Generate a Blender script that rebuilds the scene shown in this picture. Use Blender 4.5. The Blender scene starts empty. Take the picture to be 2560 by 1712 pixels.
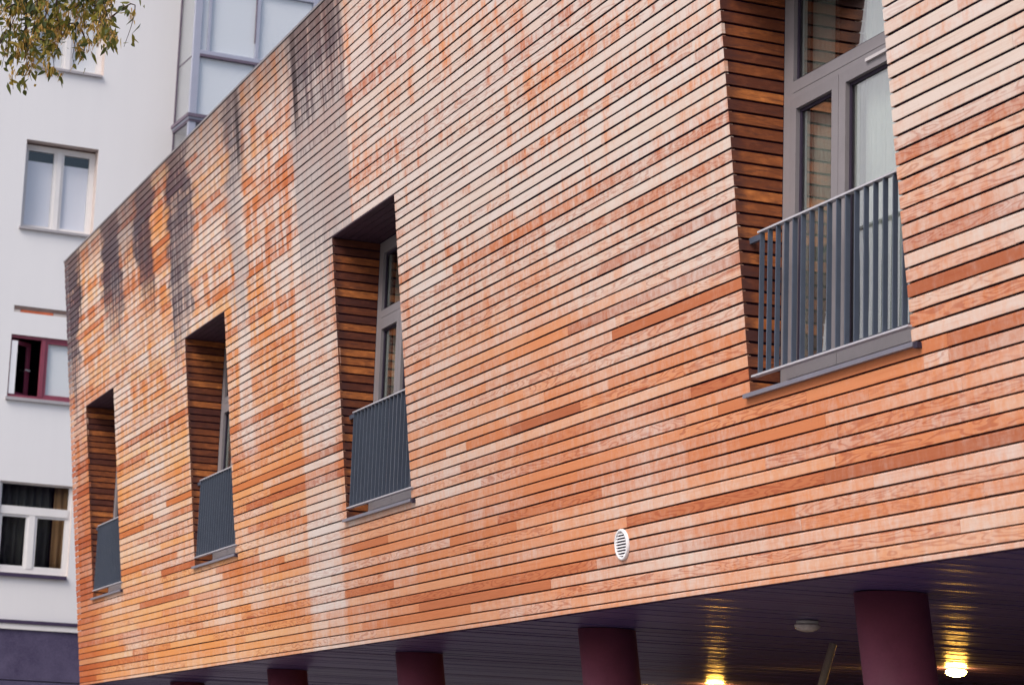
import bpy, math, random
from mathutils import Vector, Matrix
random.seed(7)
R = random.random
def ru(a, b): return a + (b - a) * R()
SC = bpy.context.scene
COL = SC.collection
U = 0.085                      # board pitch of the timber facade in metres
Z0 = 3.036                     # height of the soffit
LEAN = 0.1087                  # the facade leans outward
SLANT = 0.0092
sL, cL = math.sin(LEAN), math.cos(LEAN)

# ------------------------------------------------------------------ helpers
class MB:
    """collects polygons and links them as one mesh object"""
    def __init__(s): s.v = []; s.f = []; s.uv = {}; s.col = {}; s.sm = set()
    def poly(s, pts, smooth=False):
        i = len(s.v); s.v += [Vector(p) for p in pts]
        s.f.append(tuple(range(i, i + len(pts))))
        if smooth: s.sm.add(len(s.f) - 1)
    def hexa(s, p):            # p: 8 points, 0-3 back face, 4-7 front face
        for q in ((3,2,1,0),(4,5,6,7),(0,1,5,4),(1,2,6,5),(2,3,7,6),(3,0,4,7)):
            s.poly([p[k] for k in q])
    def box(s, x0, x1, y0, y1, z0, z1, fn=None):
        p = [(x0,y1,z0),(x1,y1,z0),(x1,y1,z1),(x0,y1,z1),(x0,y0,z0),(x1,y0,z0),(x1,y0,z1),(x0,y0,z1)]
        s.hexa([fn(*q) if fn else q for q in p])
    def rings(s, rings, cap=True, smooth=True):
        n = len(rings[0]); base = len(s.v)
        for r in rings: s.v += [Vector(p) for p in r]
        for a in range(len(rings) - 1):
            for k in range(n):
                b = base + a*n
                s.f.append((b+k, b+(k+1) % n, b+n+(k+1) % n, b+n+k))
                if smooth: s.sm.add(len(s.f) - 1)
        if cap:
            s.f.append(tuple(base + k for k in reversed(range(n))))
            s.f.append(tuple(base + (len(rings)-1)*n + k for k in range(n)))
    def tube(s, pts, rad, n=8, smooth=True):
        rings = []
        for i, p in enumerate(pts):
            p = Vector(p)
            d = (Vector(pts[min(i+1, len(pts)-1)]) - Vector(pts[max(i-1, 0)])).normalized()
            a = d.orthogonal().normalized() if abs(d.z) > .9 else d.cross(Vector((0,0,1))).normalized()
            b = d.cross(a)
            r = rad[i] if isinstance(rad, (list, tuple)) else rad
            rings.append([p + a*math.cos(t)*r + b*math.sin(t)*r for t in [2*math.pi*k/n for k in range(n)]])
        s.rings(rings, True, smooth)
    def build(s, name, mat, parent=None, bevel=0, normals=True):
        off = Vector((0,0,0)); o = parent
        while o: off += o.location; o = o.parent
        me = bpy.data.meshes.new(name)
        me.from_pydata([p - off for p in s.v], [], s.f)
        for nm, d in s.uv.items():
            l = me.uv_layers.new(name=nm); k = 0
            for fi, f in enumerate(s.f):
                for c in d[fi]: l.data[k].uv = c; k += 1
        if s.col:
            ca = me.color_attributes.new('rnd', 'FLOAT_COLOR', 'CORNER'); k = 0
            for fi, f in enumerate(s.f):
                for _ in f: ca.data[k].color = s.col[fi]; k += 1
        for i in s.sm: me.polygons[i].use_smooth = True
        me.validate(); me.update()
        ob = bpy.data.objects.new(name, me); COL.objects.link(ob)
        me.materials.append(mat)
        if parent: ob.parent = parent
        if bevel:
            m = ob.modifiers.new('bevel', 'BEVEL'); m.width = bevel; m.segments = 2; m.limit_method = 'ANGLE'
        return ob
def tag(o, label=None, cat=None, group=None, kind=None):
    if label: o['label'] = label
    if cat: o['category'] = cat
    if group: o['group'] = group
    if kind: o['kind'] = kind
    return o
def empty(name, loc, label, cat, group=None):
    o = bpy.data.objects.new(name, None); COL.objects.link(o); o.location = loc
    return tag(o, label, cat, group)
def copy_tree(o, parent=None):
    kids = [c for c in bpy.data.objects if c.parent == o]
    c = o.copy(); COL.objects.link(c)
    if parent: c.parent = parent
    for k in kids: copy_tree(k, c)
    return c

# facade coordinates: u along (boards), v up the slope (boards), n outward (metres)
def F(u, v, n=0.0):
    return Vector(((u + SLANT*v)*U, -sL*v*U - cL*n, Z0 + cL*v*U - sL*n))

# ------------------------------------------------------------------ materials
class NT:
    def __init__(s, name):
        s.m = bpy.data.materials.new(name); s.m.use_nodes = True
        s.t = s.m.node_tree; s.t.nodes.clear()
        s.out = s.t.nodes.new('ShaderNodeOutputMaterial')
    def n(s, typ, **kw):
        nd = s.t.nodes.new(typ)
        for k, v in kw.items():
            if k in nd.inputs: s.set(nd.inputs[k], v)
            else: setattr(nd, k, v)
        return nd
    def set(s, inp, v):
        if isinstance(v, bpy.types.NodeSocket): s.t.links.new(v, inp)
        else:
            if isinstance(v, (tuple, list)) and inp.type == 'RGBA' and len(v) == 3: v = (*v, 1)
            inp.default_value = v
    def math(s, op, a, b=None, c=None, clamp=False):
        nd = s.t.nodes.new('ShaderNodeMath'); nd.operation = op; nd.use_clamp = clamp
        for i, v in enumerate((a, b, c)):
            if v is not None: s.set(nd.inputs[i], v)
        return nd.outputs[0]
    def mix(s, f, a, b, blend='MIX'):
        nd = s.t.nodes.new('ShaderNodeMix'); nd.data_type = 'RGBA'; nd.blend_type = blend
        s.set(nd.inputs[0], f); s.set(nd.inputs[6], a); s.set(nd.inputs[7], b)
        return nd.outputs[2]
    def step(s, x, a, b):      # smoothstep a->b
        nd = s.t.nodes.new('ShaderNodeMapRange'); nd.interpolation_type = 'SMOOTHSTEP'
        s.set(nd.inputs[0], x); s.set(nd.inputs[1], a); s.set(nd.inputs[2], b)
        nd.inputs[3].default_value = 0; nd.inputs[4].default_value = 1
        return nd.outputs[0]
    def vec(s, x, y, z=0.0):
        nd = s.t.nodes.new('ShaderNodeCombineXYZ')
        for i, v in enumerate((x, y, z)): s.set(nd.inputs[i], v)
        return nd.outputs[0]
    def noise(s, v, scale=1.0, detail=3.0, rough=.5, dist=0.0):
        nd = s.n('ShaderNodeTexNoise', Vector=v, Scale=scale, Detail=detail, Roughness=rough, Distortion=dist)
        return nd.outputs[0]
    def ramp(s, f, stops, interp='LINEAR'):
        nd = s.t.nodes.new('ShaderNodeValToRGB'); s.set(nd.inputs[0], f)
        e = nd.color_ramp.elements; nd.color_ramp.interpolation = interp
        e[0].position, e[1].position = stops[0][0], stops[-1][0]
        for p, c in stops[1:-1]: e.new(p)
        for el, (p, c) in zip(e, stops): el.color = (*c, 1) if len(c) == 3 else c
        return nd.outputs[0]
    def sep(s, v):
        nd = s.t.nodes.new('ShaderNodeSeparateXYZ'); s.set(nd.inputs[0], v); return nd.outputs
    def bsdf(s, color, rough=.6, spec=.3, metal=0.0, bump=None, bstr=.3, bdist=.01, **kw):
        nd = s.t.nodes.new('ShaderNodeBsdfPrincipled')
        s.set(nd.inputs['Base Color'], color); s.set(nd.inputs['Roughness'], rough)
        s.set(nd.inputs['Specular IOR Level'], spec); s.set(nd.inputs['Metallic'], metal)
        for k, v in kw.items(): s.set(nd.inputs[k.replace('_', ' ')], v)
        if bump is not None:
            b = s.n('ShaderNodeBump', Height=bump, Strength=bstr, Distance=bdist)
            s.t.links.new(b.outputs[0], nd.inputs['Normal'])
        s.t.links.new(nd.outputs[0], s.out.inputs[0]); return s.m

def simple(name, color, rough=.6, spec=.3, metal=0.0, var=.12, scale=6.0, bump=.05):
    t = NT(name); P = t.n('ShaderNodeNewGeometry').outputs['Position']
    a = t.noise(P, scale, 5, .6); b = t.noise(P, scale*9, 3, .6)
    f = t.math('ADD', t.math('MULTIPLY', a, .7), t.math('MULTIPLY', b, .3))
    lo = tuple(c*(1-var*1.6) for c in color); hi = tuple(min(c*(1+var*1.2), .9) for c in color)
    c = t.ramp(f, [(.3, lo), (.7, hi)])
    rr = t.math('ADD', rough - .06, t.math('MULTIPLY', a, .12))
    return t.bsdf(c, rr, spec, metal, bump=b, bstr=bump, bdist=.004)

def wood(name, weathered):
    t = NT(name)
    Fu = t.sep(t.n('ShaderNodeUVMap', uv_map='facade').outputs[0])
    Gu = t.sep(t.n('ShaderNodeUVMap', uv_map='grain').outputs[0])
    at = t.n('ShaderNodeAttribute', attribute_name='rnd')
    rgb = t.sep(at.outputs['Color']); tone, fig, blr = rgb[0], rgb[1], rgb[2]; hue = at.outputs['Alpha']
    u, v = Fu[0], Fu[1]; gx, gy = Gu[0], Gu[1]       # u, v in boards; grain in metres
    off = t.math('MULTIPLY', tone, 61.0)
    # vertical weather streaks, broken from board to board
    wob = t.math('MULTIPLY', t.math('SUBTRACT', t.noise(t.vec(u, t.math('MULTIPLY', v, 1.3)), 1.6, 2, .5), .5), .55)
    uw = t.math('ADD', u, wob)
    st1 = t.noise(t.vec(t.math('MULTIPLY', uw, 2.1), t.math('ADD', t.math('MULTIPLY', v, .62), t.math('MULTIPLY', off, .06))), 1.0, 5, .70)
    st2 = t.noise(t.vec(t.math('MULTIPLY', uw, .55), t.math('ADD', t.math('MULTIPLY', v, .14), t.math('MULTIPLY', off, .012))), 1.0, 5, .66)
    mot = t.noise(t.vec(t.math('MULTIPLY', gx, 14.0), t.math('MULTIPLY', gy, 26.0)), 1.0, 4, .65)
    run = t.noise(t.vec(t.math('MULTIPLY', u, 1.1), t.math('MULTIPLY', v, .05)), 1.0, 4, .65)   # runs over many boards
    run2 = t.noise(t.vec(t.math('MULTIPLY', u, .42), t.math('MULTIPLY', v, .10)), 1.0, 5, .68)
    patch = t.noise(t.vec(t.math('MULTIPLY', u, .035), t.math('MULTIPLY', v, .055)), 1.0, 3, .55)
    # grain along the board
    fib = t.noise(t.vec(t.math('MULTIPLY', gx, 3.0), t.math('MULTIPLY', gy, 260.0)), 1.0, 4, .65)
    fib2 = t.noise(t.vec(t.math('MULTIPLY', gx, 1.0), t.math('MULTIPLY', gy, 45.0)), 1.0, 3, .6)
    fib3 = t.noise(t.vec(t.math('MULTIPLY', gx, 1.6), t.math('MULTIPLY', gy, 105.0)), 1.0, 3, .6)
    cn = t.noise(t.vec(t.math('MULTIPLY', gx, 1.9), t.math('MULTIPLY', gy, 15.0)), 1.0, 1.5, .45, .3)
    ring = t.math('SINE', t.math('MULTIPLY', cn, 52.0))
    ring = t.step(ring, .15, .95)
    knot = t.step(cn, .68, .73)
    figm = t.math('MULTIPLY', t.step(fig, .55, .82), t.math('ADD', t.math('MULTIPLY', ring, .75), knot, clamp=True))
    if weathered:
        base = t.ramp(tone, [(0, (.36,.112,.054)), (.06, (.43,.142,.066)), (.16, (.52,.185,.082)), (.5, (.585,.232,.108)), (.8, (.60,.265,.135)), (1, (.61,.305,.175))])
        yel = t.ramp(tone, [(0, (.44,.130,.045)), (.2, (.56,.195,.055)), (.5, (.62,.260,.080)), (.8, (.63,.30,.105)), (1, (.64,.38,.18))])
        org = t.ramp(tone, [(0, (.48,.135,.055)), (.3, (.60,.200,.075)), (1, (.63,.26,.115))])
        leftm = t.math('SUBTRACT', 1.0, t.step(u, 95.0, 175.0))
        base = t.mix(t.math('MULTIPLY', t.step(v, 24.0, 52.0), .8), base, org)
        base = t.mix(t.math('MULTIPLY', leftm, .85), base, yel)
        pale = t.mix(hue, (.61,.55,.525), (.61,.515,.46))
        # how far the wood has bleached
        upper = t.step(v, 20.0, 50.0)
        right = t.step(u, 150.0, 172.0)
        reg = t.math('ADD', .35, t.math('MULTIPLY', upper, .16))
        reg = t.math('ADD', reg, t.math('MULTIPLY', t.math('MULTIPLY', right, t.step(v, 14.0, 44.0)), .36))
        reg = t.math('ADD', reg, t.math('MULTIPLY', t.step(u, 268.0, 286.0), .10))
        reg = t.math('ADD', reg, t.math('MULTIPLY', leftm, .09))
        ub = t.math('ADD', u, t.math('MULTIPLY', t.math('SUBTRACT', run, .5), 3.0))
        band = t.math('MULTIPLY', t.step(ub, 140.0, 141.5), t.math('SUBTRACT', 1.0, t.step(ub, 152.5, 155.5)))
        reg = t.math('ADD', reg, t.math('MULTIPLY', band, .34))
        band2 = t.math('MULTIPLY', t.step(ub, 112.5, 114.0), t.math('SUBTRACT', 1.0, t.step(ub, 118.5, 120.0)))
        reg = t.math('ADD', reg, t.math('MULTIPLY', t.math('MULTIPLY', band2, t.step(v, 14.0, 40.0)), .40))
        reg = t.math('SUBTRACT', reg, t.math('MULTIPLY', t.math('SUBTRACT', 1.0, t.step(u, 120.0, 150.0)), .05))
        def add(b, x, k): return t.math('ADD', b, t.math('MULTIPLY', t.math('SUBTRACT', x, .5), k))
        lowk = t.math('ADD', .62, t.math('MULTIPLY', upper, .38))
        b = t.math('ADD', reg, t.math('MULTIPLY', lowk, add(add(add(0.0, st1, 1.15), st2, 1.25), mot, .7))); b = add(b, patch, 1.3); b = add(b, blr, .40)
        b = t.math('SUBTRACT', b, t.math('MULTIPLY', t.math('SUBTRACT', 1.0, upper), .03))
        b = add(b, t.math('ADD', .5, t.math('MULTIPLY', t.math('SUBTRACT', run2, .5), upper)), 2.5)
        b = t.math('SUBTRACT', b, t.math('MULTIPLY', t.math('SUBTRACT', 1.0, t.step(tone, .05, .24)), .26))
        b = t.step(b, .0, 1.0)
        col = t.mix(t.math('MULTIPLY', b, .93), base, pale)
        # orange rims run down beside the stains
        # reddish far end
        endm = t.math('MULTIPLY', t.math('SUBTRACT', 1.0, t.step(u, 6.0, 30.0)), t.math('SUBTRACT', 1.0, t.step(v, 30.0, 58.0)))
        col = t.mix(t.math('MULTIPLY', endm, .62), col, t.mix(1.0, col, (.62,.30,.20), 'MULTIPLY'))
        # ring figure and fibre
        col = t.mix(t.math('MULTIPLY', figm, t.math('SUBTRACT', .74, t.math('MULTIPLY', b, .34))), col, (.31,.070,.034))
        col = t.mix(t.math('MULTIPLY', t.step(st1, .56, .72), .22), col, t.mix(1.0, col, (.66,.44,.36), 'MULTIPLY'))
        col = t.mix(t.math('MULTIPLY', t.step(fib, .52, .75), .22), col, t.mix(1.0, col, (.72,.52,.42), 'MULTIPLY'))
        col = t.mix(t.math('MULTIPLY', t.step(fib2, .52, .72), .30), col, t.mix(1.0, col, (.80,.56,.46), 'MULTIPLY'))
        col = t.mix(t.math('MULTIPLY', t.step(fib3, .52, .70), .34), col, t.mix(1.0, col, (.80,.62,.54), 'MULTIPLY'))
        # grey water stains hanging from the roof edge: strength (R) and lower end (G) along the facade
        X = lambda q: q/172.0
        prof = [(0,1,.71),(11.5,1,.71),(13.5,.08,.95),(30,.05,.95),(32,1,.83),(43.5,1,.79),(45,.55,.90),(55,.55,.90),(57,1,.80),(67,.95,.79),
                (69,.12,.93),(76.5,.12,.93),(78.5,1,.68),(90.5,.95,.67),(92.5,.25,.88),(110,.3,.87),(112.5,.85,.66),(118.5,.8,.62),(120.5,.28,.9),
                (141,.3,.9),(144,.92,.62),(163.7,.92,.60),(164.6,0,.95),(172,0,.95)]
        wander = t.math('MULTIPLY', t.math('MULTIPLY', t.math('SUBTRACT', t.noise(t.vec(t.math('MULTIPLY', u, .03), t.math('MULTIPLY', v, .13)), 1.0, 4, .65), .5), 22.0), t.math('SUBTRACT', 1.0, t.step(u, 118.0, 142.0)))
        pr = t.sep(t.ramp(t.math('DIVIDE', t.math('ADD', t.math('ADD', u, wander), t.math('ADD', t.math('MULTIPLY', t.math('SUBTRACT', run2, .5), 3.4), t.math('MULTIPLY', t.math('SUBTRACT', st1, .5), 1.2))), 172.0), [(X(a), (r_, g_, 0)) for a, r_, g_ in prof]))
        vb = t.math('MULTIPLY', pr[1], 75.0)
        vv = t.math('ADD', v, t.math('ADD', t.math('MULTIPLY', t.math('SUBTRACT', run, .5), 40.0), t.math('MULTIPLY', t.math('SUBTRACT', st1, .5), 8.0)))
        gm = t.math('MULTIPLY', pr[0], t.step(vv, t.math('SUBTRACT', vb, 8.0), t.math('ADD', vb, 3.0)))
        rag = t.math('ADD', t.math('ADD', t.math('MULTIPLY', run, .6), t.math('MULTIPLY', st1, .5)), t.math('MULTIPLY', blr, .16))
        gm = t.math('MULTIPLY', gm, t.step(rag, .35, .54))
        dk = t.math('MULTIPLY', t.step(v, 48.0, 75.0), .55)
        dk = add(dk, run, 2.4); dk = add(dk, st1, 1.0); dk = add(dk, blr, .30)
        dk = t.math('ADD', dk, t.math('MULTIPLY', t.math('SUBTRACT', 1.0, t.step(u, 66.0, 100.0)), .36))
        dk = t.math('SUBTRACT', dk, t.math('MULTIPLY', t.math('MULTIPLY', t.step(u, 95.0, 125.0), t.math('SUBTRACT', 1.0, t.step(v, 58.0, 73.0))), .30))
        dk = t.step(dk, -.10, .62)
        grey = t.mix(dk, (.40,.345,.335), (.055,.040,.060))
        grey = t.mix(t.math('MULTIPLY', t.step(fib, .5, .7), .35), grey, t.mix(1.0, grey, (.6,.55,.55), 'MULTIPLY'))
        col = t.mix(t.math('MULTIPLY', gm, .93), col, grey)
        # black runs
        def black(cu, hw, v0, s):
            d = t.math('ABSOLUTE', t.math('SUBTRACT', t.math('ADD', u, t.math('MULTIPLY', t.math('SUBTRACT', run, .5), .8)), cu))
            m = t.math('SUBTRACT', 1.0, t.step(d, hw*.35, hw))
            return t.math('MULTIPLY', t.math('MULTIPLY', m, t.step(v, v0, v0 + 6.0)), s)
        for cu, hw, v0, s in ((118.0, 1.1, 62.0, .85), (144.8, 1.2, 60.0, .85), (12.6, .9, 58.0, .8), (31.5, 1.0, 68.0, .6), (50.0, .7, 69.5, .6), (159.5, .6, 66.0, .5), (78.0, .6, 66.0, .6)):
            col = t.mix(black(cu, hw, v0, s), col, (.035,.024,.028))
        # dirt along the top boards
        tm = t.math('MULTIPLY', t.step(t.math('ADD', v, t.math('MULTIPLY', t.math('SUBTRACT', st2, .5), 9.0)), 69.0, 75.0), t.math('SUBTRACT', 1.0, t.step(u, 160.0, 176.0)))
        col = t.mix(t.math('MULTIPLY', tm, .55), col, (.16,.11,.10))
        rough = .8; spec = .12
    else:
        base = t.ramp(tone, [(0, (.065,.018,.014)), (.3, (.15,.042,.018)), (.7, (.27,.080,.026)), (1, (.40,.130,.038))])
        blot = t.noise(t.vec(t.math('MULTIPLY', gx, 9.0), t.math('MULTIPLY', gy, 14.0)), 1.0, 3, .6)
        col = t.mix(t.step(blot, .42, .75), base, t.mix(1.0, base, (1.6,1.7,1.6), 'MULTIPLY'))
        col = t.mix(t.math('MULTIPLY', t.step(t.noise(t.vec(t.math('MULTIPLY', gx, 6.0), t.math('MULTIPLY', gy, 30.0)), 1.0, 3, .6), .50, .66), .55), col, (.07,.026,.022))
        # dark damp stain at the outer ends of the boards (u = depth into the reveal, 0 at the front)
        edge = t.math('SUBTRACT', 1.0, t.step(t.math('ADD', u, t.math('MULTIPLY', t.math('SUBTRACT', blot, .5), .10)), .02, .11))
        col = t.mix(t.math('MULTIPLY', edge, .65), col, (.055,.022,.022))
        col = t.mix(t.math('MULTIPLY', figm, .5), col, (.08,.024,.014))
        col = t.mix(t.math('MULTIPLY', t.step(fib, .5, .7), .3), col, t.mix(1.0, col, (.6,.5,.5), 'MULTIPLY'))
        rough = .62; spec = .25
    h = t.math('ADD', t.math('MULTIPLY', fib, .6), t.math('MULTIPLY', figm, -.3))
    return t.bsdf(col, rough, spec, bump=h, bstr=.35, bdist=.002)

def glass(name, ior, tint=(.86,.93,.90), wav=.02, scale=1.6):
    t = NT(name); P = t.n('ShaderNodeNewGeometry').outputs['Position']
    h = t.noise(P, scale, 2, .5)
    b = t.n('ShaderNodeBump', Height=h, Strength=wav, Distance=.15)
    bf = t.n('ShaderNodeNewGeometry').outputs['Backfacing']
    io = t.math('ADD', ior, t.math('MULTIPLY', bf, 1.0/ior - ior))
    fr = t.n('ShaderNodeFresnel', IOR=io); t.t.links.new(b.outputs[0], fr.inputs['Normal'])
    gl = t.n('ShaderNodeBsdfGlossy', Color=(.97,.99,.98), Roughness=.01); t.t.links.new(b.outputs[0], gl.inputs['Normal'])
    tr = t.n('ShaderNodeBsdfTransparent', Color=tint)
    mx = t.n('ShaderNodeMixShader'); t.t.links.new(fr.outputs[0], mx.inputs[0])
    t.t.links.new(tr.outputs[0], mx.inputs[1]); t.t.links.new(gl.outputs[0], mx.inputs[2])
    t.t.links.new(mx.outputs[0], t.out.inputs[0]); return t.m

def emis(name, color, s):
    t = NT(name); e = t.n('ShaderNodeEmission', Color=color, Strength=s)
    t.t.links.new(e.outputs[0], t.out.inputs[0]); return t.m

def cloth(name, color, trans=.4):
    t = NT(name); P = t.n('ShaderNodeNewGeometry').outputs['Position']
    w = t.noise(P, 220, 2, .5)
    c = t.mix(t.math('MULTIPLY', w, .3), color, tuple(x*.75 for x in color))
    d = t.n('ShaderNodeBsdfDiffuse', Color=c); tr = t.n('ShaderNodeBsdfTranslucent', Color=c)
    mx = t.n('ShaderNodeMixShader', Fac=trans); t.t.links.new(d.outputs[0], mx.inputs[1]); t.t.links.new(tr.outputs[0], mx.inputs[2])
    t.t.links.new(mx.outputs[0], t.out.inputs[0]); return t.m

def plaster():
    t = NT('white_plaster'); P = t.n('ShaderNodeNewGeometry').outputs['Position']
    a = t.noise(P, .35, 4, .6); b = t.noise(P, 60, 3, .6)
    z = t.sep(P); s = t.noise(t.vec(0.0, t.math('MULTIPLY', z[1], 3.0), t.math('MULTIPLY', z[2], .25)), 1.0, 4, .6)
    f = t.math('ADD', t.math('MULTIPLY', a, .5), t.math('MULTIPLY', s, .5))
    c = t.ramp(f, [(.3, (.70,.69,.71)), (.7, (.73,.72,.735))])
    return t.bsdf(c, .9, .1, bump=b, bstr=.12, bdist=.004)

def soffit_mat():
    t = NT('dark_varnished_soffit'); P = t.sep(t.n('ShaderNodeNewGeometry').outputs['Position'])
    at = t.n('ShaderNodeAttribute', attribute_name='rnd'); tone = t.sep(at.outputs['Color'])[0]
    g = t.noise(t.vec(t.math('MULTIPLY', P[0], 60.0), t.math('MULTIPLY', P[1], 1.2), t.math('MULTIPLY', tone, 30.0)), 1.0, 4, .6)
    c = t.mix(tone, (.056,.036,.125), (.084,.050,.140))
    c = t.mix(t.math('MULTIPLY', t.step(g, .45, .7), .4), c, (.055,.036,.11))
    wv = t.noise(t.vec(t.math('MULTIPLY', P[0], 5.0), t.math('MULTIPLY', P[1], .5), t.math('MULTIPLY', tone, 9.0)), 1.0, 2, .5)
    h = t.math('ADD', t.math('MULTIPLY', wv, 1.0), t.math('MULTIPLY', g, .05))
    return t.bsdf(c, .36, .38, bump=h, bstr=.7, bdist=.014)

def slate():
    t = NT('slate_plinth'); P = t.n('ShaderNodeNewGeometry').outputs['Position']
    a = t.noise(P, 2.5, 5, .65); b = t.noise(P, 40, 4, .7)
    c = t.ramp(t.math('ADD', t.math('MULTIPLY', a, .6), t.math('MULTIPLY', b, .4)), [(.35, (.050,.040,.085)), (.65, (.10,.085,.15))])
    return t.bsdf(c, .85, .2, bump=b, bstr=.3, bdist=.01)

def leafmat(name, stops):
    t = NT(name); at = t.n('ShaderNodeAttribute', attribute_name='rnd'); f = t.sep(at.outputs['Color'])[0]
    c = t.ramp(f, stops)
    d = t.n('ShaderNodeBsdfPrincipled', Roughness=.5); t.set(d.inputs['Base Color'], c); d.inputs['Specular IOR Level'].default_value = .35
    tr = t.n('ShaderNodeBsdfTranslucent', Color=t.mix(1.0, c, (1.5,1.5,.8), 'MULTIPLY'))
    mx = t.n('ShaderNodeMixShader', Fac=.30); t.t.links.new(d.outputs[0], mx.inputs[1]); t.t.links.new(tr.outputs[0], mx.inputs[2])
    t.t.links.new(mx.outputs[0], t.out.inputs[0]); return t.m

def paving():
    t = NT('paving'); P = t.n('ShaderNodeNewGeometry').outputs['Position']
    br = t.n('ShaderNodeTexBrick', Vector=P, Scale=2.5, Color1=(.34,.32,.31,1), Color2=(.28,.265,.26,1), Mortar=(.14,.13,.13,1))
    br.inputs['Mortar Size'].default_value = .012
    a = t.noise(P, 1.3, 5, .6); c = t.mix(t.math('MULTIPLY', a, .4), br.outputs[0], (.20,.19,.185))
    return t.bsdf(c, .85, .2, bump=t.noise(P, 70, 3, .6), bstr=.2, bdist=.004)

M = dict(
    clad=wood('weathered_larch', True), reveal=wood('oiled_reveal_boards', False),
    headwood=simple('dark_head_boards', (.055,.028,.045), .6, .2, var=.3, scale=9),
    membrane=simple('dark_wall_membrane', (.040,.020,.060), .9, .05, var=.2),
    frame=simple('grey_window_frame', (.215,.198,.212), .45, .35, var=.06, scale=3),
    sash=simple('grey_window_sash', (.20,.184,.198), .45, .35, var=.06, scale=3),
    gasket=simple('black_gasket', (.03,.022,.04), .6, .2, var=.1),
    whiteprof=simple('white_spacer', (.78,.80,.78), .4, .4, var=.04),
    rail=simple('painted_steel_rail', (.058,.072,.105), .42, .45, var=.08, scale=12),
    railtop=simple('galvanised_rail', (.40,.39,.43), .40, .5, var=.10, scale=20),
    sill=simple('grey_metal_sill', (.145,.138,.175), .40, .5, var=.10, scale=8),
    coping=simple('zinc_coping', (.21,.19,.20), .5, .5, var=.18, scale=5),
    trickle=simple('pale_trickle_vent', (.50,.47,.48), .45, .4, var=.05),
    vent=simple('white_plastic', (.72,.71,.74), .5, .35, var=.05, scale=30),
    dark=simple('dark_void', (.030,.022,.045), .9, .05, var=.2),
    room=simple('dim_room', (.16,.15,.15), .9, .05, var=.1, scale=1),
    soffit=soffit_mat(), slate=slate(), plaster=plaster(),
    column=simple('red_painted_concrete', (.19,.050,.085), .55, .3, var=.10, scale=5),
    pole=simple('pale_painted_pole', (.70,.58,.42), .35, .5, .0, var=.08, scale=20),
    lampbase=simple('lamp_base', (.55,.53,.50), .5, .4, var=.05),
    lampglass=emis('lit_opal_glass', (1.0,.49,.075), 220.0),
    lampoff=simple('unlit_lamp_glass', (.42,.36,.34), .12, .8, var=.3, scale=25),
    wbframe=simple('white_window_paint', (.72,.70,.70), .5, .35, var=.03),
    wbreveal=simple('plaster_reveal', (.52,.45,.43), .9, .1, var=.06),
    burg=simple('burgundy_window_paint', (.22,.045,.075), .45, .4, var=.10, scale=8),
    burgd=simple('dark_burgundy_paint', (.24,.045,.09), .45, .4, var=.10, scale=8),
    sillw=simple('pale_metal_sill', (.36,.34,.36), .5, .4, var=.06),
    silld=simple('dark_metal_sill', (.05,.035,.075), .5, .35, var=.1),
    orange=simple('orange_shutter_edge', (.52,.12,.05), .6, .3, var=.2, scale=3),
    brown=simple('brown_box_trim', (.16,.11,.10), .7, .2, var=.15),
    bayframe=simple('blue_grey_bay_frame', (.34,.355,.45), .5, .4, var=.05, scale=4),
    baydark=simple('dark_bay_trim', (.13,.10,.14), .5, .4, var=.08),
    baywhite=simple('white_bay_panel', (.74,.74,.78), .7, .2, var=.03),
    glass=glass('coated_glass', 4.6, (.95,.985,.97), .05, 1.1), wbglass=glass('old_glass', 1.5, (.985,.99,.995), .01),
    bayglass=glass('bay_glass', 1.5, (.98,.99,1.0), .015),
    sheer=cloth('sheer_curtain', (.88,.91,.88), .2), blind_and_reflection=cloth('pale_blue_blind', (.88,.88,.95), .1), wblind_and_reflection=cloth('white_blind_and_reflection', (.90,.90,.91), .05),
    greenc=cloth('dark_green_curtain', (.075,.078,.072), .1), tanc=cloth('tan_curtain', (.46,.28,.14), .2),
    bark=simple('bark', (.075,.05,.045), .9, .1, var=.35, scale=18, bump=.5),
    leaf=leafmat('ash_leaves', [(0, (.028,.042,.016)), (.3, (.070,.090,.022)), (.55, (.16,.16,.030)), (.8, (.32,.25,.045)), (1, (.44,.31,.08))]),
    seeds=leafmat('ash_seeds', [(0, (.20,.11,.025)), (.5, (.44,.27,.07)), (1, (.62,.43,.14))]),
    paving=paving(),
)

# ------------------------------------------------------------------ camera
pitch, roll, yaw = 0.1909, 0.0353, -1.1991
fw = Vector((math.sin(yaw)*math.cos(pitch), math.cos(yaw)*math.cos(pitch), math.sin(pitch)))
r0 = Vector((math.cos(yaw), -math.sin(yaw), 0)); u0 = r0.cross(fw)
rt = r0*math.cos(roll) + u0*math.sin(roll); up = -r0*math.sin(roll) + u0*math.cos(roll)
CAM = Vector((411.685*U, -81.423*U, Z0 - 16.313*U))
cd = bpy.data.cameras.new('camera'); co = bpy.data.objects.new('camera', cd); COL.objects.link(co)
co.matrix_world = Matrix(((rt.x, up.x, -fw.x, CAM.x), (rt.y, up.y, -fw.y, CAM.y), (rt.z, up.z, -fw.z, CAM.z), (0,0,0,1)))
cd.sensor_width = 36.0; cd.lens = 5823.9/2560*36; cd.clip_start = .2; cd.clip_end = 1500
cd.dof.use_dof = True; cd.dof.focus_distance = 17.5; cd.dof.aperture_fstop = 4.0
SC.camera = co
def cam_ray(x, y):             # direction for a photo position (2345 px wide copy)
    s = 2560/2345
    return (fw*5823.9 + rt*(x*s - 1280) + up*(856 - y*s)).normalized()

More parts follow.
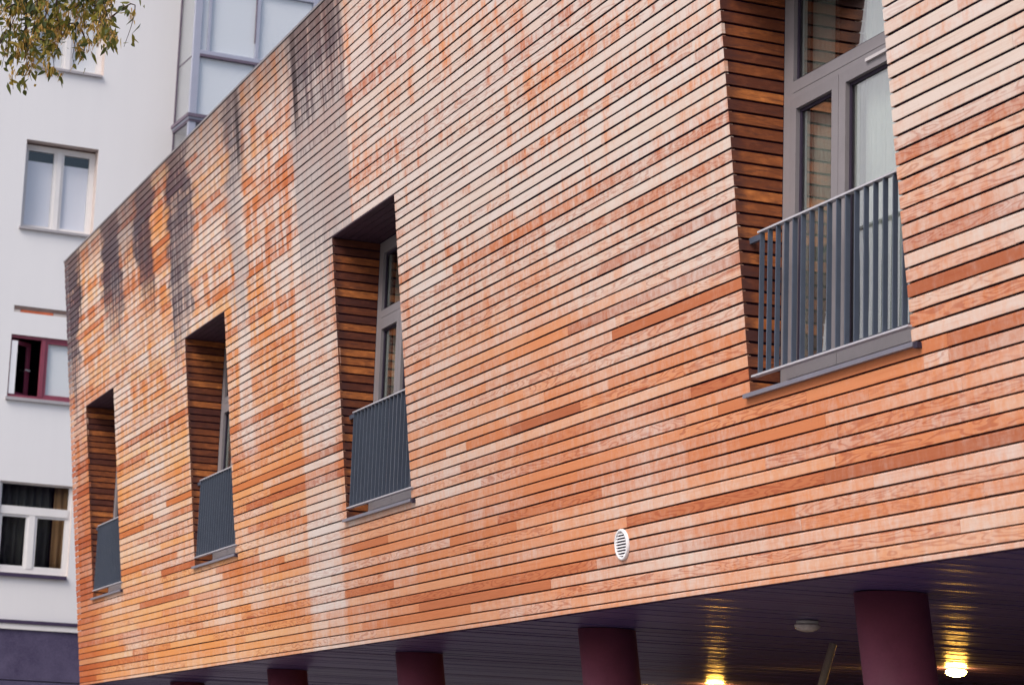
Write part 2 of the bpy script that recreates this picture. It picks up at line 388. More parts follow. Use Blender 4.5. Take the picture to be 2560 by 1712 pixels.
# ------------------------------------------------------------------ light
w = bpy.data.worlds.new('World'); SC.world = w; w.use_nodes = True
wn = w.node_tree; bg = wn.nodes['Background']
sky = wn.nodes.new('ShaderNodeTexSky'); sky.sky_type = 'NISHITA'; sky.sun_disc = False
SUN_EL, SUN_AZ = math.radians(48), math.radians(151)     # azimuth clockwise from +Y
sky.sun_elevation = SUN_EL; sky.sun_rotation = SUN_AZ
sky.air_density = 1.0; sky.dust_density = 3.5; sky.ozone_density = .6
wn.links.new(sky.outputs[0], bg.inputs[0]); bg.inputs[1].default_value = .13
sl = bpy.data.lights.new('sun', 'SUN'); sl.energy = 1.7; sl.angle = math.radians(30); sl.color = (1, .955, .90)
so = bpy.data.objects.new('sun', sl); COL.objects.link(so)
sdir = Vector((math.sin(SUN_AZ)*math.cos(SUN_EL), math.cos(SUN_AZ)*math.cos(SUN_EL), math.sin(SUN_EL)))
so.rotation_euler = sdir.to_track_quat('Z', 'Y').to_euler(); so.location = (20, -30, 40)
vs = SC.view_settings; SC.display_settings.display_device = 'sRGB'
vs.view_transform = 'Standard'; vs.look = 'None'; vs.gamma = 1.0; vs.exposure = 0.65
SC.cycles.use_denoising = True; SC.cycles.max_bounces = 8; SC.cycles.transparent_max_bounces = 16
SC.cycles.caustics_reflective = False; SC.cycles.caustics_refractive = False
SC.cycles.sample_clamp_indirect = 6.0

# ------------------------------------------------------------------ ground
g = MB(); g.poly([(-400,-400,0),(400,-400,0),(400,400,0),(-400,400,0)])
tag(g.build('ground', M['paving']), kind='structure')

# ------------------------------------------------------------------ the timber building
VT = 75                        # courses
UE = 352.0                     # far (near-camera) end of the facade
WIN = [(13.9, 36.3), (84.9, 107.3), (156.3, 178.9), (256.5, 279.75)]
bld = empty('timber_building', (0, 0, 0), 'building clad in weathered orange larch boards, overhanging a dark open ground floor', 'building')

class Boards(MB):
    def __init__(s): super().__init__(); s.uv = {'facade': {}, 'grain': {}}
    def face(s, pts, fuv, guv, c):
        s.poly(pts); i = len(s.f) - 1
        s.uv['facade'][i] = fuv; s.uv['grain'][i] = guv; s.col[i] = c
def rndc(tone=None, fig=None, bl=None):
    return (R() if tone is None else tone, R() if fig is None else fig, R() if bl is None else bl, R())

def facade_board(B, k, a, b, col, vlo=None, vhi=None):
    gap = .086
    lo = k + gap + ru(-.012, .012) if vlo is None else vlo
    hi = k + 1 - gap + ru(-.012, .012) if vhi is None else vhi
    nf = ru(.000, .0025); nb = -.024; og = ru(0, 80); ov = ru(0, 40)
    tw = ru(-.012, .012)
    n = max(1, int((b - a)/7)); us = [a + (b - a)*i/n for i in range(n + 1)]
    bw = ru(-.02, .02); jl = [lo + ru(-.014, .014) + bw*math.sin(math.pi*i/n) + tw*(i/n - .5) for i in range(n + 1)]; jh = [hi + ru(-.014, .014) + bw*math.sin(math.pi*i/n) + tw*(i/n - .5) for i in range(n + 1)]
    bv = .0022/U
    G = lambda u_, v_: (u_*U + og, (v_ - k)*U + ov)
    for i in range(n):
        u1, u2 = us[i], us[i+1]
        l1, l2, h1, h2 = jl[i], jl[i+1], jh[i], jh[i+1]
        def q(p1, p2, p3, p4):   # (u,v,n) each
            B.face([F(*p1), F(*p2), F(*p3), F(*p4)], [(p[0], p[1]) for p in (p1,p2,p3,p4)], [G(p[0], p[1]) for p in (p1,p2,p3,p4)], col)
        q((u1,l1+bv,nf),(u2,l2+bv,nf),(u2,h2-bv,nf),(u1,h1-bv,nf))
        q((u1,l1,nf-.002),(u2,l2,nf-.002),(u2,l2+bv,nf),(u1,l1+bv,nf))
        q((u1,h1-bv,nf),(u2,h2-bv,nf),(u2,h2,nf-.002),(u1,h1,nf-.002))
        q((u1,l1+.16,nb),(u2,l2+.16,nb),(u2,l2,nf-.002),(u1,l1,nf-.002))
        q((u1,h1,nf-.002),(u2,h2,nf-.002),(u2,h2+.14,nb),(u1,h1+.14,nb))
        if i == 0: q((u1,l1,nb),(u1,l1,nf),(u1,h1,nf),(u1,h1,nb))
        if i == n-1: q((u2,l2,nf),(u2,l2,nb),(u2,h2,nb),(u2,h2,nf))

special = {9: [(164.4, 203.2, (.45, .1, -.35, .4))], 10: [(254.6, 267.5, (.16, .3, .1, .5))], 1: [(216.2, 283.6, (.45, .95, .45, .6))],
           12: [(265.0, 281.0, (.40, .2, .05, .4))], 4: [(232.0, 262.0, (.24, .4, .2, .5))], 50: [(165.0, 176.0, (.5, .2, -.3, .5))],
           25: [(108.0, 128.0, (.3, .6, .2, .4))], 17: [(196.0, 208.0, (.2, .5, .0, .4))], 13: [(251.0, 284.0, (.14, .4, .1, .4))]}
B = Boards()
spans_open = [(a, b) for a, b in WIN]
for k in range(VT):
    spans = [(0.0, UE)]
    if 14 <= k <= 46:
        xs = [0.0]
        for a, b in spans_open: xs += [a, b]
        xs.append(UE); spans = [(xs[i], xs[i+1]) for i in range(0, len(xs), 2)]
    for a, b in spans:
        forced = [q for q in special.get(k, []) if a <= q[0] and q[1] <= b]
        cuts = []
        x = a - ru(0, 25)
        while x < b:
            x += ru(16, 58)
            cuts.append(x)
        cuts = [c for c in cuts if a + 4 < c < b - 4 and not any(q[0] - 3 < c < q[1] + 3 for q in forced)]
        for q in forced: cuts += [q[0], q[1]]
        cuts = sorted(set([a] + cuts + [b]))
        for i in range(len(cuts) - 1):
            c0, c1 = cuts[i], cuts[i+1]
            col = rndc()
            for q in forced:
                if abs(c0 - q[0]) < .01: col = q[2]
            if c1 <= 30 and k < 34: col = (col[0]*.55, col[1], col[2]*.7, col[3])
            e0 = c0 + (.0 if i == 0 else .012); e1 = c1 - (.0 if i == len(cuts)-2 else .012)
            if c0 == 0: e0 = ru(-.35, .05)
            facade_board(B, k, e0, e1, col)
# narrow bottom strip
x = 0.0
while x < UE:
    e = min(UE, x + ru(30, 55)); facade_board(B, -1, x, e - .01, rndc(ru(.3, 1), .1, ru(.4, .9)), -.40, -.07); x = e
B.build('cladding', M['clad'], bld)

# wall behind the boards, with the openings left free
Bk = MB()
us = [-0.0] + [x for ab in WIN for x in (ab[0] - .35, ab[1] + .45)] + [UE]
for i in range(len(us) - 1):
    hole = i % 2 == 1
    for v0, v1 in ([(-.35, 13.9), (47.1, 75.0)] if hole else [(-.35, 75.0)]):
        a, b = us[i], us[i+1]
        Bk.hexa([F(a,v0,-.20), F(b,v0,-.20), F(b,v1,-.20), F(a,v1,-.20), F(a,v0,-.052), F(b,v0,-.052), F(b,v1,-.052), F(a,v1,-.052)])
Bk.build('backing_wall', M['membrane'], bld)
# side, rear and roof
DEP = 11.5; ZT = F(0, 75).z
Sd = MB()
for xx, s in ((0.012, 1), (UE*U - .25, 1)):
    p = [F(xx/U, -.3, -.21), F(xx/U, 75, -.21)]
    x0, x1 = xx, xx + .22
    Sd.hexa([(x0,DEP,Z0),(x1,DEP,Z0),(x1,DEP,ZT),(x0,DEP,ZT),(x0,p[0].y,Z0),(x1,p[0].y,Z0),(x1+SLANT*75*U,p[1].y,ZT),(x0+SLANT*75*U,p[1].y,ZT)])
Sd.box(0.24, UE*U - .26, DEP - .2, DEP, Z0, ZT)
Sd.build('side_wall', M['membrane'], bld)
Rf = MB(); Rf.box(.25, UE*U - .27, F(0,74).y + .25, DEP - .21, ZT - .5, ZT - .3); Rf.build('roof', M['membrane'], bld)
Cp = MB()
for i in range(12):
    a, b = UE*i/12 - (.5 if i == 0 else 0), UE*(i+1)/12 - .03
    Cp.hexa([F(a,75.02,-.24), F(b,75.02,-.24), F(b,75.42,-.24), F(a,75.42,-.24), F(a,75.02,.010), F(b,75.02,.010), F(b,75.30,.010), F(a,75.30,.010)])
Cp.build('coping', M['coping'], bld)
# soffit of dark boards running back from the facade
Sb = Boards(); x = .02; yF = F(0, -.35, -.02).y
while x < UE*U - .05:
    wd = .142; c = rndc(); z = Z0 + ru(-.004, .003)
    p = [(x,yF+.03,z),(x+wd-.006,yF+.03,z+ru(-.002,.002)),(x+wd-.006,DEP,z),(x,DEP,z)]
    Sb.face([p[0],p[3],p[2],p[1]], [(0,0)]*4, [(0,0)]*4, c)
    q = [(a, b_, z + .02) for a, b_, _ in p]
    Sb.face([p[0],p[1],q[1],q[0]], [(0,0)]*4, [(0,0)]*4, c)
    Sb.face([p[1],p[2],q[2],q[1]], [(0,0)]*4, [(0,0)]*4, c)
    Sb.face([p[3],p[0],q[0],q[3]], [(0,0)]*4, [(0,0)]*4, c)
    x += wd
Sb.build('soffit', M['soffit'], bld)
Fl = MB(); Fl.box(.25, UE*U - .27, yF + .06, DEP - .21, Z0 + .03, Z0 + .33); Fl.build('floor_slab', M['room'], bld)
# recessed ground floor wall
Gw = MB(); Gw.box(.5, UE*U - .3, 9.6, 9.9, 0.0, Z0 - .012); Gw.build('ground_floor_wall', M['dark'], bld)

YW = .95*U                     # window plane
for wi, (a, b) in enumerate(WIN):
    sh = SLANT*30*U
    X0, X1 = a*U + .012 + sh*.5, b*U + .02 + sh
    zb, zt = Z0 + 13.9*U, Z0 + 46.95*U*cL
    zz = lambda q: Z0 + q*U
    fr = MB(); d0, d1 = YW, YW + .075
    fwid = .125
    fr.box(X0, X0+fwid, d0, d1, zb, zt); fr.box(X1-fwid, X1, d0, d1, zb, zt)
    fr.box(X0+fwid, X1-fwid, d0, d1, zt-.12, zt); fr.box(X0+fwid, X1-fwid, d0, d1, zb, zz(15.0))
    fr.box(X0+fwid, X1-fwid, d0, d1, zz(37.45), zz(38.35)); fr.box(X0+fwid, X1-fwid, d0, d1, zz(36.9), zz(37.40))
    win = fr.build('window', M['frame'], bld, .004)
    def pane(x0, x1, z0, z1, y=YW + .045):
        m = MB(); m.box(x0, x1, y, y + .012, z0, z1); m.build('pane', M['glass'], win)
        g2 = MB(); e = .022
        for q in ((x0-.002, x0+e, z0, z1), (x1-e, x1+.002, z0, z1), (x0+e, x1-e, z1-e, z1+.002), (x0+e, x1-e, z0-.002, z0+e)):
            g2.box(q[0], q[1], y - .012, y - .001, q[2], q[3])
        g2.build('gasket', M['gasket'], win)
        for q in ((x0+e, x0+e+.035, z0+e, z1-e), (x1-e-.03, x1-e, z0+e, z1-e)):
            g3 = MB(); g3.box(q[0], q[1], y + .016, y + .03, q[2], q[3]); g3.build('spacer', M['whiteprof'], win)
    pane(X0+fwid, X1-fwid, zz(38.35), zt-.12, YW + .04)
    xm = X0 + (265.4 - 256.6)*U
    def sash(x0, x1):
        m = MB(); s_ = .085; z0, z1 = zz(15.0), zz(36.88); y0, y1 = YW - .012, YW + .07
        m.box(x0, x0+s_, y0, y1, z0, z1); m.box(x1-s_, x1, y0, y1, z0, z1)
        m.box(x0+s_, x1-s_, y0, y1, z1-.075, z1); m.box(x0+s_, x1-s_, y0, y1, z0, z0+.10)
        m.build('sash', M['sash'], win, .004)
        pane(x0+s_, x1-s_, z0+.10, z1-.075, YW + .03)
    sash(X0+fwid-.02, xm-.003); sash(xm+.003, X1-fwid+.02)
    tv = MB(); tv.box(X0+13.0*U, X0+16.6*U, YW-.030, YW-.0125, zz(36.62), zz(36.86)); tv.build('trickle_vent', M['trickle'], win, .003)
    # sill
    s = MB(); yf = F(0, 13.9, .035).y
    s.hexa([(X0-.03,YW+.02,zb-.004),(X1+.01,YW+.02,zb-.004),(X1+.01,YW+.02,zb+.012),(X0-.03,YW+.02,zb+.012),
            (X0-.055,yf,zb-.028),(X1+.025,yf,zb-.028),(X1+.025,yf,zb+.000),(X0-.055,yf,zb+.000)])
    s.build('sill', M['sill'], win, .003)
    e = MB(); e.box(X1+.027, X1+.07, yf+.005, yf+.06, zb-.04, zb-.006); e.build('sill_end', M['gasket'], win, .003)
    # reveals: boards from the leaning front edge back to the plumb window
    rv = Boards()
    for side in (0, 1):
        if side: rv.build('reveal', M['reveal'], win); rv = Boards()
        for k in range(14, 47):
            c = rndc(); og, ov = ru(0, 60), ru(0, 60); gp = .10
            xs_ = ru(0, .003)
            pts = []
            for vv in (k + gp, k + 1 - gp):
                f_ = F(a if side == 0 else b, vv, -.001)
                pts.append((f_, Vector((X0 - .002 if side == 0 else X1 + .002, YW - .003, Z0 + vv*U*cL))))
            (f0, b0), (f1, b1) = pts
            t_ = Vector((-.018, 0, 0)) if side == 0 else Vector((.018, 0, 0))
            j = -t_.normalized()*xs_
            dl0 = (b0 - f0).length
            G = lambda p, h: (p.y + og, h*U + ov)
            fq = [(0, 0), (dl0, 0), (dl0, 1), (0, 1)]
            gq = [G(f0, 0), G(b0, 0), G(b1, 1), G(f1, 1)]
            rv.face([f0+j, b0+j, b1+j, f1+j], fq, gq, c)
            rv.face([f0+j, f0+t_, b0+t_, b0+j], fq, gq, c)
            rv.face([f1+j, b1+j, b1+t_, f1+t_], fq, gq, c)
            rv.face([f0+j, f1+j, f1+t_, f0+t_], fq, gq, c)
        # closing panel behind
        xo = (a*U - .024 + sh*.5) if side == 0 else (b*U + .030 + sh*1.2)
    rv.build('reveal', M['reveal'], win); rv = Boards()
    # head boards
    yfront, yb = F(0, 46.98, -.002).y, YW - .004
    n = 6; zt2 = Z0 + 46.98*U*cL
    for i in range(n):
        y0 = yfront + (yb - yfront)*i/n; y1 = yfront + (yb - yfront)*(i+1)/n - .009
        c = rndc(ru(0, .35), None, None); og, ov = ru(0, 60), ru(0, 60)
        p = [(a*U+SLANT*47*U-.02,y0,zt2),(b*U+SLANT*47*U+.02,y0,zt2),(b*U+SLANT*47*U+.02,y1,zt2),(a*U+SLANT*47*U-.02,y1,zt2)]
        rv.face([p[0],p[3],p[2],p[1]], [(1,0)]*4, [(p[0][0]+og,ov),(p[3][0]+og,ov+.08),(p[2][0]+og,ov+.08),(p[1][0]+og,ov)], c)
        q = [(x_, y_, z_+.02) for x_, y_, z_ in p]
        rv.face([p[0],p[1],q[1],q[0]], [(1,0)]*4, [(0,0)]*4, c); rv.face([p[2],p[3],q[3],q[2]], [(1,0)]*4, [(0,0)]*4, c)
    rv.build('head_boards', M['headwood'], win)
    bx = MB()
    xl, xr = a*U - .012, b*U + .066
    for (x0, x1) in ((xl - .06, xl), (xr, xr + .06)):
        bx.hexa([(x0,YW+.09,zb-.03),(x1,YW+.09,zb-.03),(x1,YW+.09,zt+.05),(x0,YW+.09,zt+.05),
                 (x0,F(0,13.9,-.03).y,zb-.03),(x1,F(0,13.9,-.03).y,zb-.03),(x1,F(0,47,-.03).y,zt+.05),(x0,F(0,47,-.03).y,zt+.05)])
    bx.box(xl, xr, F(0,47,-.03).y, YW+.09, zt2+.022, zt2+.06); bx.box(xl, xr, F(0,13.9,-.03).y, YW+.09, zb-.07, zb-.032)
    bx.build('reveal_lining', M['membrane'], win)
    # sheer curtain at the left; wide one added to brighten the right pane
    for xa, xb, nx in ((X0 + .15, X0 + .40, 34), (xm + .10, X1 - .14, 120)):
        cu = MB(); pts = []
        for i in range(nx + 1):
            x_ = xa + (xb - xa)*i/nx; pts.append((x_, YW + .13 + .018*math.sin(i*1.15) + .010*math.sin(i*.43)))
        for i in range(nx):
            cu.poly([(*pts[i], zb+.05), (*pts[i+1], zb+.05), (*pts[i+1], zt-.05), (*pts[i], zt-.05)], True)
        c_ = cu.build('curtain', M['sheer'], win); sm = c_.modifiers.new('thick', 'SOLIDIFY'); sm.thickness = .003

# railings (one built, copied)
def make_railing():
    a = WIN[3][0]; Y = -1.7*U
    t = empty('balcony_railing', (a*U, Y, Z0 + 13.9*U), '', 'railing', 'steel bar railings across the timber window niches')
    z = lambda q: Z0 + q*U
    for i in range(17):
        x = (258.57 + 1.2925*i)*U
        m = MB(); m.box(x - .005, x + .005, Y - .016, Y + .016, z(15.14), z(26.0)); m.build('bar', M['rail'], t, .0015)
    m = MB(); m.box(258.2*U, 279.55*U, Y - .021, Y + .021, z(26.0), z(26.0) + .012); m.build('top_rail', M['railtop'], t, .0015)
    m = MB(); m.box(257.55*U, 280.05*U, Y - .021, Y + .021, z(15.0), z(15.14)); m.build('bottom_rail', M['railtop'], t, .0015)
    for zq, x0, x1 in ((25.7, 256.6, 258.6), (25.7, 279.3, 280.0)):
        m = MB(); m.box(x0*U, x1*U, Y - .012, Y + .012, z(zq) - .02, z(zq) + .02); m.build('bracket', M['rail'], t, .002)
    return t
r1 = make_railing()
LAB = ['railing in the farthest left timber niche, smallest and bluest of the four', 'railing in the second niche from the building corner, seen very obliquely',
       'railing in the middle niche with pale rails over narrow dark bars', 'large nearest railing with wide dark blue-grey bars, before the double glass door']
for i in (3, 0, 1, 2):
    o = r1 if i == 3 else copy_tree(r1)
    o.location = (r1.location.x if i == 3 else WIN[i][0]*U - .0, r1.location.y, r1.location.z)
    o['label'] = LAB[i]

# round vent in the boards
vc = (231.7, 4.72); vr = 1.32
def disc(r_, n_, k=48): return [F(vc[0] + r_*math.cos(2*math.pi*i/k), vc[1] + r_*math.sin(2*math.pi*i/k), n_) for i in range(k)]
ve = empty('round_vent', F(*vc, .0), 'white round louvred air vent set in the larch boards', 'air vent')
m = MB(); m.rings([disc(vr, .002), disc(vr, .018), disc(vr*.96, .0225), disc(vr*.82, .0225), disc(vr*.80, .004)], False); m.build('ring', M['vent'], ve)
m = MB(); m.poly(disc(vr*.80, .0035)); m.build('backing', M['gasket'], ve)
for i in range(8):
    y = -1.0 + 2.0*(i + .5)/9*1.0
    y = (-.92 + 1.84*i/8)*vr*.79*.93 if False else (-.80 + .2286*i)*vr*.84
    hw = math.sqrt(max(0, (vr*.79)**2 - y*y)); th = .042*vr
    m = MB(); m.hexa([F(vc[0]-hw, vc[1]+y-th, .014), F(vc[0]+hw, vc[1]+y-th, .014), F(vc[0]+hw, vc[1]+y+th, .014), F(vc[0]-hw, vc[1]+y+th, .014),
                      F(vc[0]-hw, vc[1]+y-th, .021), F(vc[0]+hw, vc[1]+y-th, .021), F(vc[0]+hw, vc[1]+y+th, .018), F(vc[0]-hw, vc[1]+y+th, .018)])
    m.build('slat', M['vent'], ve)

# columns under the overhang
CL = ['leaning reddish column nearest the right edge, beside the lit globe lamp', 'leaning reddish column left of the middle lamp glow', 'slanted dark red column in the middle of the underpass',
      'slanted dark red column, second from the far corner', 'slanted dark red column nearest the far corner']
for i, cu in enumerate((253.6, 199.3, 143.4, 86.5, 27.5)):
    x, y = cu*U, 12.5*U
    t = empty('column', (x, y + Z0*.14, 0), CL[i], 'column', 'leaning round columns under the overhang')
    def ring(z, r_): return [(x + r_*math.cos(q), y + (Z0 - z)*.14 + r_*math.sin(q), z) for q in [2*math.pi*k/40 for k in range(40)]]
    m = MB(); m.rings([ring(0, .245), ring(1.0, .245), ring(2.0, .245), ring(Z0 - .008, .245)]); m.build('shaft', M['column'], t)
    m = MB(); m.rings([ring(0, .30), ring(.05, .30), ring(.06, .25)]); m.build('base_collar', M['dark'], t)

# lamps under the soffit
def lamp(u_, y_, lit, label):
    x, y = u_*U, y_*U
    t = empty('ceiling_lamp', (x, y, Z0 - .008), label, 'lamp', 'round lamps under the soffit')
    def ring(z, r_): return [(x + r_*math.cos(q), y + r_*math.sin(q), Z0 - z) for q in [2*math.pi*k/32 for k in range(32)]]
    m = MB(); m.rings([ring(.004, .085), ring(.03, .085)]); m.build('base', M['lampbase'], t)
    m = MB(); m.rings([ring(.031, .100), ring(.040, .104), ring(.058, .097), ring(.074, .078), ring(.084, .048), ring(.088, .02)]); m.build('lamp_glass', M['lampglass'] if lit else M['lampoff'], t)
lamp(174.0, 68.7, True, 'lit warm round lamp just right of the nearest column, its dome in full view')
lamp(110.5, 68.9, True, 'lit warm lamp at the bottom edge, with a long glow streak above')
lamp(224.1, 21.4, False, 'unlit round lamp on the dark soffit between two columns')
# thin slanted pole
px, py = 200.0*U, 37.6*U
t = empty('slanted_pole', (px, py - Z0*.30, 0), 'thin slanted steel pole in the dark, edge glowing in lamp light', 'pole')
m = MB(); m.tube([(px, py - Z0*.30, 0), (px, py, Z0 - .012)], .035, 16); m.build('shaft', M['pole'], t)
m = MB(); m.box(px - .09, px + .09, py - .32*Z0 - .06, py - .32*Z0 + .16, 0, .012); m.build('base_plate', M['pole'], t)

# ------------------------------------------------------------------ white apartment building
bb = -0.0582; WX = -100*U
dw = Vector((math.sin(bb), math.cos(bb), 0)); dn = Vector((math.cos(bb), -math.sin(bb), 0))
def WB(w_, h_, n_=0.0): return Vector((WX, 0, 0)) + dw*w_ + dn*n_ + Vector((0,0,h_))
wbo = empty('apartment_building', WB(0, 0), 'white plastered apartment building with mixed windows and a glazed bay', 'building')
def wbx(m, w0, w1, n0, n1, h0, h1): m.hexa([WB(w0,h0,n0), WB(w1,h0,n0), WB(w1,h1,n0), WB(w0,h1,n0), WB(w0,h0,n1), WB(w1,h0,n1), WB(w1,h1,n1), WB(w0,h1,n1)])
OP = [('A', -.05, 1.34, 15.06, 16.80), ('B', -.05, 1.35, 11.87, 13.58), ('C', -.06, 1.34, 8.60, 9.79), ('S', -.05, 1.34, 10.22, 10.345), ('D', -.06, 1.33, 5.33, 7.02)]
for h in (5.33, 8.60, 11.87, 15.06): OP.append(('L', -4.3, -2.9, h, h + 1.68))
W0, W1, H1 = -26.0, 22.0, 21.0
cuw = sorted({W0, W1} | {x for o in OP for x in o[1:3]}); cuh = sorted({4.47, H1} | {x for o in OP for x in o[3:5]})
m = MB()
for i in range(len(cuw)-1):
    for j in range(len(cuh)-1):
        wa, wb_, ha, hb = cuw[i], cuw[i+1], cuh[j], cuh[j+1]
        if any(o[1] < (wa+wb_)/2 < o[2] and o[3] < (ha+hb)/2 < o[4] for o in OP): continue
        m.poly([WB(wa,ha), WB(wb_,ha), WB(wb_,hb), WB(wa,hb)])
m.poly([WB(W0,0,-12), WB(W0,0,0), WB(W0,H1,0), WB(W0,H1,-12)]); m.poly([WB(W1,0,0), WB(W1,0,-12), WB(W1,H1,-12), WB(W1,H1,0)])
m.poly([WB(W1,0,-12), WB(W0,0,-12), WB(W0,H1,-12), WB(W1,H1,-12)]); m.poly([WB(W0,H1,0), WB(W1,H1,0), WB(W1,H1,-12), WB(W0,H1,-12)])
m.build('wall', M['plaster'], wbo)
m = MB(); wbx(m, W0-.1, W1+.1, -12.1, .35, H1+.002, H1+.25); m.build('roof', M['baydark'], wbo)
m = MB(); wbx(m, W0, W1, -.2, .015, 3.38, 4.30); m.build('plinth', M['slate'], wbo)
m = MB(); wbx(m, W0, W1, -.2, .03, 0, 3.36); m.build('base_course', M['slate'], wbo)
m = MB(); wbx(m, W0, W1, -.2, .05, 4.30, 4.40); m.build('white_string_course', M['wbframe'], wbo)
m = MB(); wbx(m, W0, W1, -.2, .07, 4.402, 4.468); m.build('ledge', M['silld'], wbo)

def bars(lst, mat, name, par, n0, n1, bev=.004):
    m = MB()
    for q in lst: wbx(m, q[0], q[1], n0, n1, q[2], q[3])
    return m.build(name, mat, par, bev)
def wpane(par, w0, w1, h0, h1, n, mat='wbglass'):
    m = MB(); wbx(m, w0, w1, n - .008, n, h0, h1); m.build('pane', M[mat], par)
def folds(par, w0, w1, h0, h1, n, mat, name, amp=.03, freq=60, ph=0):
    m = MB(); k = max(12, int((w1-w0)*70)); pp = []
    for i in range(k+1):
        w_ = w0 + (w1-w0)*i/k; pp.append((w_, n + amp*math.sin(w_*freq+ph) + amp*.5*math.sin(w_*freq*.37+1)))
    for i in range(k): m.poly([WB(pp[i][0],h0,pp[i][1]), WB(pp[i+1][0],h0,pp[i+1][1]), WB(pp[i+1][0],h1,pp[i+1][1]), WB(pp[i][0],h1,pp[i][1])], True)
    o = m.build(name, M[mat], par); s_ = o.modifiers.new('thick', 'SOLIDIFY'); s_.thickness = .004
def wreveal(par, w0, w1, h0, h1, d):
    m = MB()
    m.poly([WB(w0,h1,0), WB(w1,h1,0), WB(w1,h1,-d), WB(w0,h1,-d)]); m.poly([WB(w0,h0,0), WB(w0,h0,-d), WB(w1,h0,-d), WB(w1,h0,0)])
    m.poly([WB(w0,h0,0), WB(w0,h1,0), WB(w0,h1,-d), WB(w0,h0,-d)]); m.poly([WB(w1,h0,0), WB(w1,h0,-d), WB(w1,h1,-d), WB(w1,h1,0)])
    m.build('reveal', M['wbreveal'], par)
    m = MB(); e = .5                                   # room behind
    q = [(w0-e,h0-e),(w1+e,h0-e),(w1+e,h1+e),(w0-e,h1+e)]
    for i in range(4):
        a, b = q[i], q[(i+1) % 4]; m.poly([WB(*a,-d), WB(*b,-d), WB(*b,-2.6), WB(*a,-2.6)])
    m.poly([WB(*q[0],-2.6), WB(*q[1],-2.6), WB(*q[2],-2.6), WB(*q[3],-2.6)])
    m.build('room', M['dark'], par)
def wsill(par, w0, w1, h, mat, th=.05):
    m = MB(); wbx(m, w0-.03, w1-.03, -.14, .06, h-th, h-.002); m.build('sill', M[mat], par, .006)

